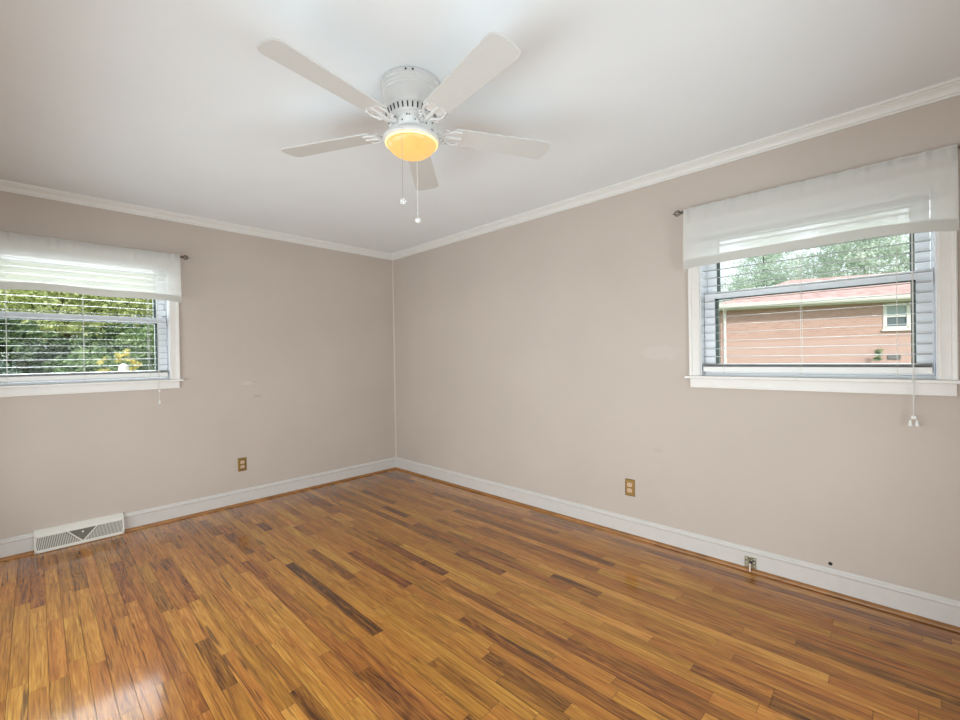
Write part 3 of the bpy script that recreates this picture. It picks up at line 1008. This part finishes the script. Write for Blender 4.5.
def build_outlet(F, zc, label):
    """F: x along the wall, -y into the room"""
    root = empty('wall_outlet', F @ Matrix.Translation((0, 0, zc - 0.0585)), label, 'outlet', 'brass wall outlets')
    m = MB(F)
    m.loft([[(-0.035, 0, zc - 0.0585), (0.035, 0, zc - 0.0585), (0.035, 0, zc + 0.0585), (-0.035, 0, zc + 0.0585)],
            [(-0.034, -0.003, zc - 0.0575), (0.034, -0.003, zc - 0.0575), (0.034, -0.003, zc + 0.0575), (-0.034, -0.003, zc + 0.0575)],
            [(-0.029, -0.006, zc - 0.0525), (0.029, -0.006, zc - 0.0525), (0.029, -0.006, zc + 0.0525), (-0.029, -0.006, zc + 0.0525)]])
    m.build('cover_plate', M['brass'], root)
    for s in (-1, 1):
        z = zc + s * 0.0195
        ring = []
        for j in range(24):
            a = 2 * PI * j / 24
            ring.append((0.0172 * math.cos(a), max(-0.0135, min(0.0135, 0.0172 * math.sin(a)))))
        m = MB(F)
        m.loft([[(x, -0.005, z + q) for x, q in ring], [(x, -0.0085, z + q) for x, q in ring]])
        r = m.build('receptacle', M['almond'], root)
        m = MB(F)
        m.box(-0.0072, -0.0052, -0.0089, -0.008, z - 0.001, z + 0.008); m.box(0.0052, 0.0072, -0.0089, -0.008, z - 0.001, z + 0.007)
        m.box(-0.0022, 0.0022, -0.0089, -0.008, z - 0.0095, z - 0.0050)
        m.build('slots', M['slot'], r)
    m = MB(F)
    m.ball((0, -0.0062, zc), 0.0034, 8)
    m.build('screw', M['brass'], root, smooth=True)
build_outlet(T(0, -1.614, 0, PI / 2), 0.346, 'brass outlet on the wall with the floor register')
build_outlet(T(2.803, 0, 0), 0.333, 'brass outlet on the wall with the cable plate')

def build_plate():
    F = T(3.529, 0, 0)
    root = empty('cable_plate', T(3.529, -0.014, 0.016), 'tarnished metal cable plate with a connector screwed to the baseboard', 'cable plate')
    m = MB(F)
    m.box(-0.029, 0.029, -0.0185, -0.0142, 0.018, 0.079)
    m.build('plate', M['brass_dull'], root, bevel=0.001)
    for x, z in ((-0.021, 0.071), (0.021, 0.070), (-0.021, 0.046), (0.021, 0.030), (0.018, 0.052), (-0.018, 0.028)):
        m = MB(F @ Matrix.Translation((x, -0.0185, z)) @ Matrix.Rotation(PI / 2, 4, 'X'))
        m.lathe([(0.0042, 0), (0.0042, 0.0016), (0.0026, 0.0028), (0.001, 0.003)], 10)
        m.build('screw', M['steel'], root, smooth=True)
    m = MB(F)
    m.tube([(0.003, -0.018, 0.050), (0.003, -0.024, 0.050), (0.003, -0.0241, 0.050), (0.003, -0.034, 0.047)], [0.0085, 0.0085, 0.0055, 0.0055], 12)
    m.torus((-0.004, -0.0195, 0.066), (0, 1, 0), 0.0055, 0.0018, 12, 6)
    m.torus((0.016, -0.0195, 0.060), (0, 1, 0), 0.0048, 0.0018, 12, 6)
    m.build('connector', M['slot'], root, smooth=True)
    m = MB(F)
    m.tube([(0.003, -0.033, 0.047), (0.003, -0.042, 0.040), (0.0035, -0.045, 0.030), (0.004, -0.046, 0.008)], [0.0042, 0.0042, 0.004, 0.0038], 10)
    m.build('cable_stub', M['cable'], root, smooth=True)
build_plate()

# ------------------------------------------------------------------ outdoors
def lawn():
    xs = [-60, -14, -5, -0.4, 8, 40]
    ys = [-40, -6, 0.4, 6, 12, 26, 80]
    def hgt(x, y):
        return -0.75 + 1.45 * max(0, min(1, (y - 4) / 8))
    m = MB()
    m.grid(lambda a, b: (xs[round(a * 5)], ys[round(b * 6)], hgt(xs[round(a * 5)], ys[round(b * 6)])), 5, 6)
    o = m.build('ground_lawn', M['grass'])
    struct(o)
lawn()

def foliage(name, mat, parent, base, blobs, nleaf, size, seed, F=None):
    """leaves scattered through clumps that fill several lobes; every leaf a folded blade"""
    rn = random.Random(seed)
    v, f, col = [], [], []
    tot = sum(b[3] * b[4] * b[5] for b in blobs) ** 1.0
    for (cx, cy, cz, rx, ry, rz) in blobs:
        nl = int(nleaf * rx * ry * rz / tot)
        ncl = max(6, nl // 26)
        for _ in range(ncl):
            while True:
                d = Vector((rn.gauss(0, 1), rn.gauss(0, 1), rn.gauss(0, 1)))
                if d.length > 0.1: break
            d.normalize()
            q = rn.random() ** 0.45
            c = Vector((cx + rx * d.x * q, cy + ry * d.y * q, cz + rz * d.z * q))
            tone = rn.random()
            for _ in range(26):
                p = c + Vector((rn.gauss(0, 1), rn.gauss(0, 1), rn.gauss(0, 0.7))) * (min(rx, rz) * 0.13)
                a = Vector((rn.gauss(0, 1), rn.gauss(0, 1), rn.gauss(-0.3, 0.8))).normalized()
                b = a.orthogonal().normalized()
                b = (Matrix.Rotation(rn.uniform(0, 6.28), 3, a) @ b)
                nrm = a.cross(b)
                s = size * rn.uniform(0.6, 1.25)
                k = len(v)
                v += [p, p + a * s * 0.5 + b * s * 0.27 + nrm * s * 0.06, p + a * s, p + a * s * 0.5 - b * s * 0.27 + nrm * s * 0.06]
                f += [(k, k + 1, k + 2), (k, k + 2, k + 3)]
                t = max(0, min(1, 0.6 * tone + 0.4 * rn.random()))
                col += [(t, t, t, 1)] * 4
    me = bpy.data.meshes.new(name)
    P = WORLD[parent.name].inverted()
    me.from_pydata([tuple(P @ x) for x in v], [], f)
    ca = me.color_attributes.new('leaf', 'FLOAT_COLOR', 'POINT')
    ca.data.foreach_set('color', [c for q in col for c in q])
    me.materials.append(mat)
    o = bpy.data.objects.new(name, me)
    C.objects.link(o)
    o.parent = parent
    return o

def tree(kind, label, cat, x, y, zg, blobs, mat, nleaf, size, seed, trunk_r, group=None, trunk_mat='bark'):
    """blobs relative to the trunk foot"""
    root = empty(kind, T(x, y, zg), label, cat, group)
    foliage('foliage', mat, root, None, [(x + b[0], y + b[1], zg + b[2], b[3], b[4], b[5]) for b in blobs], nleaf, size, seed)
    top = max(b[2] for b in blobs)
    m = MB()
    m.tube([(x, y, zg - 0.05), (x + 0.02, y, zg + top * 0.35), (x - 0.03, y + 0.03, zg + top * 0.7), (x, y, zg + top)], [trunk_r * 1.2, trunk_r, trunk_r * 0.7, trunk_r * 0.25], 10)
    for b in blobs:
        m.tube([(x, y, zg + top * 0.3), (x + b[0] * 0.5, y + b[1] * 0.5, zg + top * 0.3 + (b[2] - top * 0.3) * 0.6), (x + b[0] * 0.95, y + b[1] * 0.95, zg + b[2])], [trunk_r * 0.6, trunk_r * 0.4, trunk_r * 0.15], 8)
    m.build('trunk', M[trunk_mat], root, smooth=True)
    return root

L_yel = leaf_mat('leaves_yellow_green', (0.40, 0.47, 0.16, 1), (0.64, 0.70, 0.32, 1), (0.84, 0.86, 0.56, 1))
L_mid = leaf_mat('leaves_mid_green', (0.10, 0.17, 0.07, 1), (0.24, 0.35, 0.15, 1), (0.48, 0.58, 0.30, 1))
L_dark = leaf_mat('leaves_dark_green', (0.04, 0.08, 0.045, 1), (0.12, 0.19, 0.09, 1), (0.32, 0.42, 0.19, 1))
L_blue = leaf_mat('leaves_grey_green', (0.08, 0.13, 0.11, 1), (0.20, 0.28, 0.23, 1), (0.45, 0.54, 0.45, 1))
L_gold = leaf_mat('leaves_golden', (0.55, 0.46, 0.08, 1), (0.78, 0.68, 0.18, 1), (0.92, 0.86, 0.48, 1))
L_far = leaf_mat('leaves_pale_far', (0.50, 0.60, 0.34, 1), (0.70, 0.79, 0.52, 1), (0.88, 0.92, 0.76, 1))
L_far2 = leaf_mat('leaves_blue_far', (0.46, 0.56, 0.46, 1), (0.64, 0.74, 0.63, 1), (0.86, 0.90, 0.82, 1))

G = -0.75
# the hedge of trees and shrubs beyond the left window
tree('dense_tree', 'yellow green tree with the topmost leaves beyond the shrubs', 'tree', -11.7, -2.4, G,
     [(0, -0.6, 3.7, 1.1, 1.9, 1.3), (0.2, 1.6, 3.9, 1.1, 1.6, 1.4), (-0.2, -2.8, 3.6, 1.1, 1.6, 1.3), (0, 0.3, 5.0, 1.2, 2.4, 1.4), (0.1, 3.6, 3.8, 1.1, 1.6, 1.5),
      (-0.2, -4.4, 3.8, 1.0, 1.5, 1.6), (0.7, 0.2, 3.0, 0.5, 1.4, 0.7)], L_yel, 48000, 0.11, 1, 0.10)
tree('evergreen_tree', 'broad dark evergreen tree standing farthest back behind the hedge', 'tree', -15.4, -2.2, G,
     [(0, -3.0, 2.0, 0.8, 2.2, 1.8), (0, 0, 2.0, 0.8, 2.2, 1.8), (0, 3.0, 2.0, 0.8, 2.2, 1.8), (0, -1.5, 4.0, 0.8, 2.4, 1.4), (0, 1.5, 4.0, 0.8, 2.4, 1.4)], L_dark, 22000, 0.22, 9, 0.10)
tree('dark_tree', 'dark green tree forming the shadowy middle of the hedge', 'tree', -9.95, -2.2, G,
     [(0.2, -0.7, 2.1, 0.6, 1.0, 0.9), (0, 0.7, 2.0, 0.6, 1.2, 0.9), (0, 2.4, 2.1, 0.6, 1.2, 0.9), (0, -2.6, 2.1, 0.6, 1.2, 0.9), (0, 0, 1.0, 0.6, 2.8, 0.8),
      (0, 1.5, 2.7, 0.5, 1.0, 0.6), (0, -1.4, 2.7, 0.5, 1.0, 0.6)], L_dark, 26000, 0.13, 2, 0.06)
tree('rounded_shrub', 'mid green rounded shrub in front of the dark hedge', 'shrub', -7.35, -2.05, G,
     [(0, 0, 1.85, 0.50, 0.50, 0.45), (0.1, 0.35, 1.55, 0.45, 0.40, 0.5), (0, -0.3, 1.3, 0.5, 0.5, 0.5), (0, 0.2, 0.8, 0.5, 0.6, 0.6)], L_mid, 12000, 0.085, 3, 0.04)
tree('feathery_shrub', 'grey green feathery shrub at the darker end of the hedge', 'shrub', -7.4, -3.55, G,
     [(0, 0, 1.75, 0.45, 0.4, 0.5), (0.1, 0.25, 1.55, 0.4, 0.35, 0.45), (0, -0.5, 1.6, 0.45, 0.5, 0.5), (0, -0.1, 0.9, 0.5, 0.6, 0.7)], L_blue, 11000, 0.065, 4, 0.04)
tree('spreading_shrub', 'light green shrub with loose sprays beside the golden shrub', 'shrub', -8.35, -0.70, G,
     [(0, 0, 2.5, 0.5, 0.7, 0.6), (0, -0.5, 2.2, 0.5, 0.4, 0.6), (0, 0.5, 1.6, 0.5, 0.7, 0.7), (0, -0.2, 1.0, 0.5, 0.6, 0.7)], L_mid, 13000, 0.09, 5, 0.05)
tree('flowering_shrub', 'small golden yellow shrub behind the pale garden stone', 'shrub', -6.35, -1.74, G,
     [(0, 0, 2.16, 0.10, 0.20, 0.14), (0.0, 0.20, 2.0, 0.10, 0.10, 0.16), (0.0, -0.24, 1.95, 0.10, 0.11, 0.2), (0, 0.05, 1.5, 0.12, 0.36, 0.45)], L_gold, 2200, 0.05, 6, 0.02)
m = MB()
m.lathe([(0.16, 0), (0.15, 0.3), (0.12, 0.8), (0.10, 1.3), (0.085, 1.85), (0.07, 1.96), (0.02, 2.0)], 12, (-5.95, -1.755, G))
tag(m.build('garden_stone', M['stone'], None, smooth=True), 'tall pale garden stone standing in front of the golden yellow shrub', 'garden stone')
# the neighbour's brick house
HF = T(-0.9081, 16.3538, 0, math.radians(19.874))
def house():
    zg = 0.70
    root = empty('brick_house', HF @ Matrix.Translation((0, 0, zg)), 'single-storey brick house with a pinkish shingle roof next door', 'house')
    X0, X1, D, ZE = -0.12, 15.0, 9.0, 3.02
    wx0, wx1, wz0, wz1 = 4.93, 5.60, 2.05, 2.90
    m = MB(HF)
    m.box(X0, wx0, 0, 0.2, zg, ZE); m.box(wx1, X1, 0, 0.2, zg, ZE)
    m.box(wx0, wx1, 0, 0.2, zg, wz0); m.box(wx0, wx1, 0, 0.2, wz1, ZE)
    m.box(X0, X0 + 0.2, 0.2, D, zg, ZE); m.box(X1 - 0.2, X1, 0.2, D, zg, ZE); m.box(X0, X1, D - 0.2, D, zg, ZE)
    m.build('brick_wall', M['brick'], root)
    ov = 0.45
    MB(HF).box(X0 - ov, X1 + ov, -ov, D + ov, 2.96, 3.02).build('soffit', M['soffit'], root)
    m = MB(HF)
    gp = [(-ov - 0.11, 3.06), (-ov - 0.13, 3.17), (-ov - 0.12, 3.18), (-ov, 3.18), (-ov, 3.01), (-ov - 0.08, 3.01)]
    m.prism(gp, lambda a, z: (X0 - ov, a, z), lambda a, z: (X1 + ov, a, z))
    m.build('gutter', M['gutter'], root)
    # hipped roof
    m = MB(HF)
    a, b_, c, d = (X0 - ov, -ov, 3.10), (X1 + ov, -ov, 3.10), (X1 + ov, D + ov, 3.10), (X0 - ov, D + ov, 3.10)
    mid = D / 2
    e, f_ = (X0 + 3.2, mid, 4.62), (X1 - 3.2, mid, 4.62)
    k = len(m.v)
    m.v += [a, b_, c, d, e, f_]
    m.f += [(k, k + 1, k + 5, k + 4), (k + 1, k + 2, k + 5), (k + 2, k + 3, k + 4, k + 5), (k + 3, k, k + 4), (k + 3, k + 2, k + 1, k)]
    m.build('roof', M['shingle'], root)
    # sash window in the wall
    m = MB(HF)
    t = 0.07
    m.box(wx0 - 0.03, wx0 + t, -0.03, 0.06, wz0 - 0.03, wz1 + 0.03); m.box(wx1 - t, wx1 + 0.03, -0.03, 0.06, wz0 - 0.03, wz1 + 0.03)
    m.box(wx0, wx1, -0.03, 0.06, wz0 - 0.03, wz0 + t); m.box(wx0, wx1, -0.03, 0.06, wz1 - t, wz1 + 0.03)
    zm = (wz0 + wz1) / 2
    m.box(wx0 + t, wx1 - t, -0.01, 0.06, zm - 0.03, zm + 0.03)
    m.box(wx0 - 0.08, wx1 + 0.08, -0.08, 0.0, wz0 - 0.09, wz0 - 0.03)
    wf = m.build('window', M['gutter'], root)
    MB(HF).box(wx0 + t, wx1 - t, 0.03, 0.05, wz0 + t, zm - 0.03).build('pane', M['house_pane'], wf)
    MB(HF).box(wx0 + t, wx1 - t, 0.03, 0.05, zm + 0.03, wz1 - t).build('pane', M['curtain_in'], wf)
    m = MB(HF)
    m.box(5.0, 5.36, -0.02, 0.0, 0.96, 1.10)
    vent = m.build('foundation_vent', M['slot'], root)
    m = MB(HF)
    for z in (0.985, 1.02, 1.055): m.box(5.02, 5.34, -0.03, -0.02, z, z + 0.012)
    m.build('louvres', M['steel'], vent)
    MB(HF).tube([(0.02, -0.40, 3.02), (0.02, -0.06, 2.85), (0.02, -0.06, 1.0), (0.02, -0.20, 0.75)], 0.045, 8).build('downspout', M['gutter'], root, smooth=True)
house()

def at_h(x, y, z):
    return HF @ Vector((x, y, z))
p = at_h(4.62, -0.32, 0)
root = empty('tall_weed', T(p.x, p.y, 0.70), 'thin green weed growing against the brick house wall', 'weed')
m = MB(); m.tube([(p.x, p.y, 0.68), (p.x + 0.02, p.y, 1.1), (p.x + 0.05, p.y, 1.55)], [0.012, 0.009, 0.004], 6)
m.build('stem', M['grass'], root)
foliage('leaves', L_mid, root, None, [(p.x + 0.03, p.y, 1.15, 0.09, 0.07, 0.36)], 70, 0.10, 31)

# trees behind the house
far = [(-9.5, 26.0, 'broad pale tree whose crown starts above the hip of the brick roof'),
       (-3.6, 37.5, 'bushy pale tree behind the middle of the brick house'),
       (2.6, 33.0, 'loose-crowned tree with sky showing through behind the brick house'),
       (9.0, 38.0, 'tall pale tree behind the sash window end of the brick house'),
       (-15.8, 31.5, 'low spreading tree beyond the corner of the brick house')]
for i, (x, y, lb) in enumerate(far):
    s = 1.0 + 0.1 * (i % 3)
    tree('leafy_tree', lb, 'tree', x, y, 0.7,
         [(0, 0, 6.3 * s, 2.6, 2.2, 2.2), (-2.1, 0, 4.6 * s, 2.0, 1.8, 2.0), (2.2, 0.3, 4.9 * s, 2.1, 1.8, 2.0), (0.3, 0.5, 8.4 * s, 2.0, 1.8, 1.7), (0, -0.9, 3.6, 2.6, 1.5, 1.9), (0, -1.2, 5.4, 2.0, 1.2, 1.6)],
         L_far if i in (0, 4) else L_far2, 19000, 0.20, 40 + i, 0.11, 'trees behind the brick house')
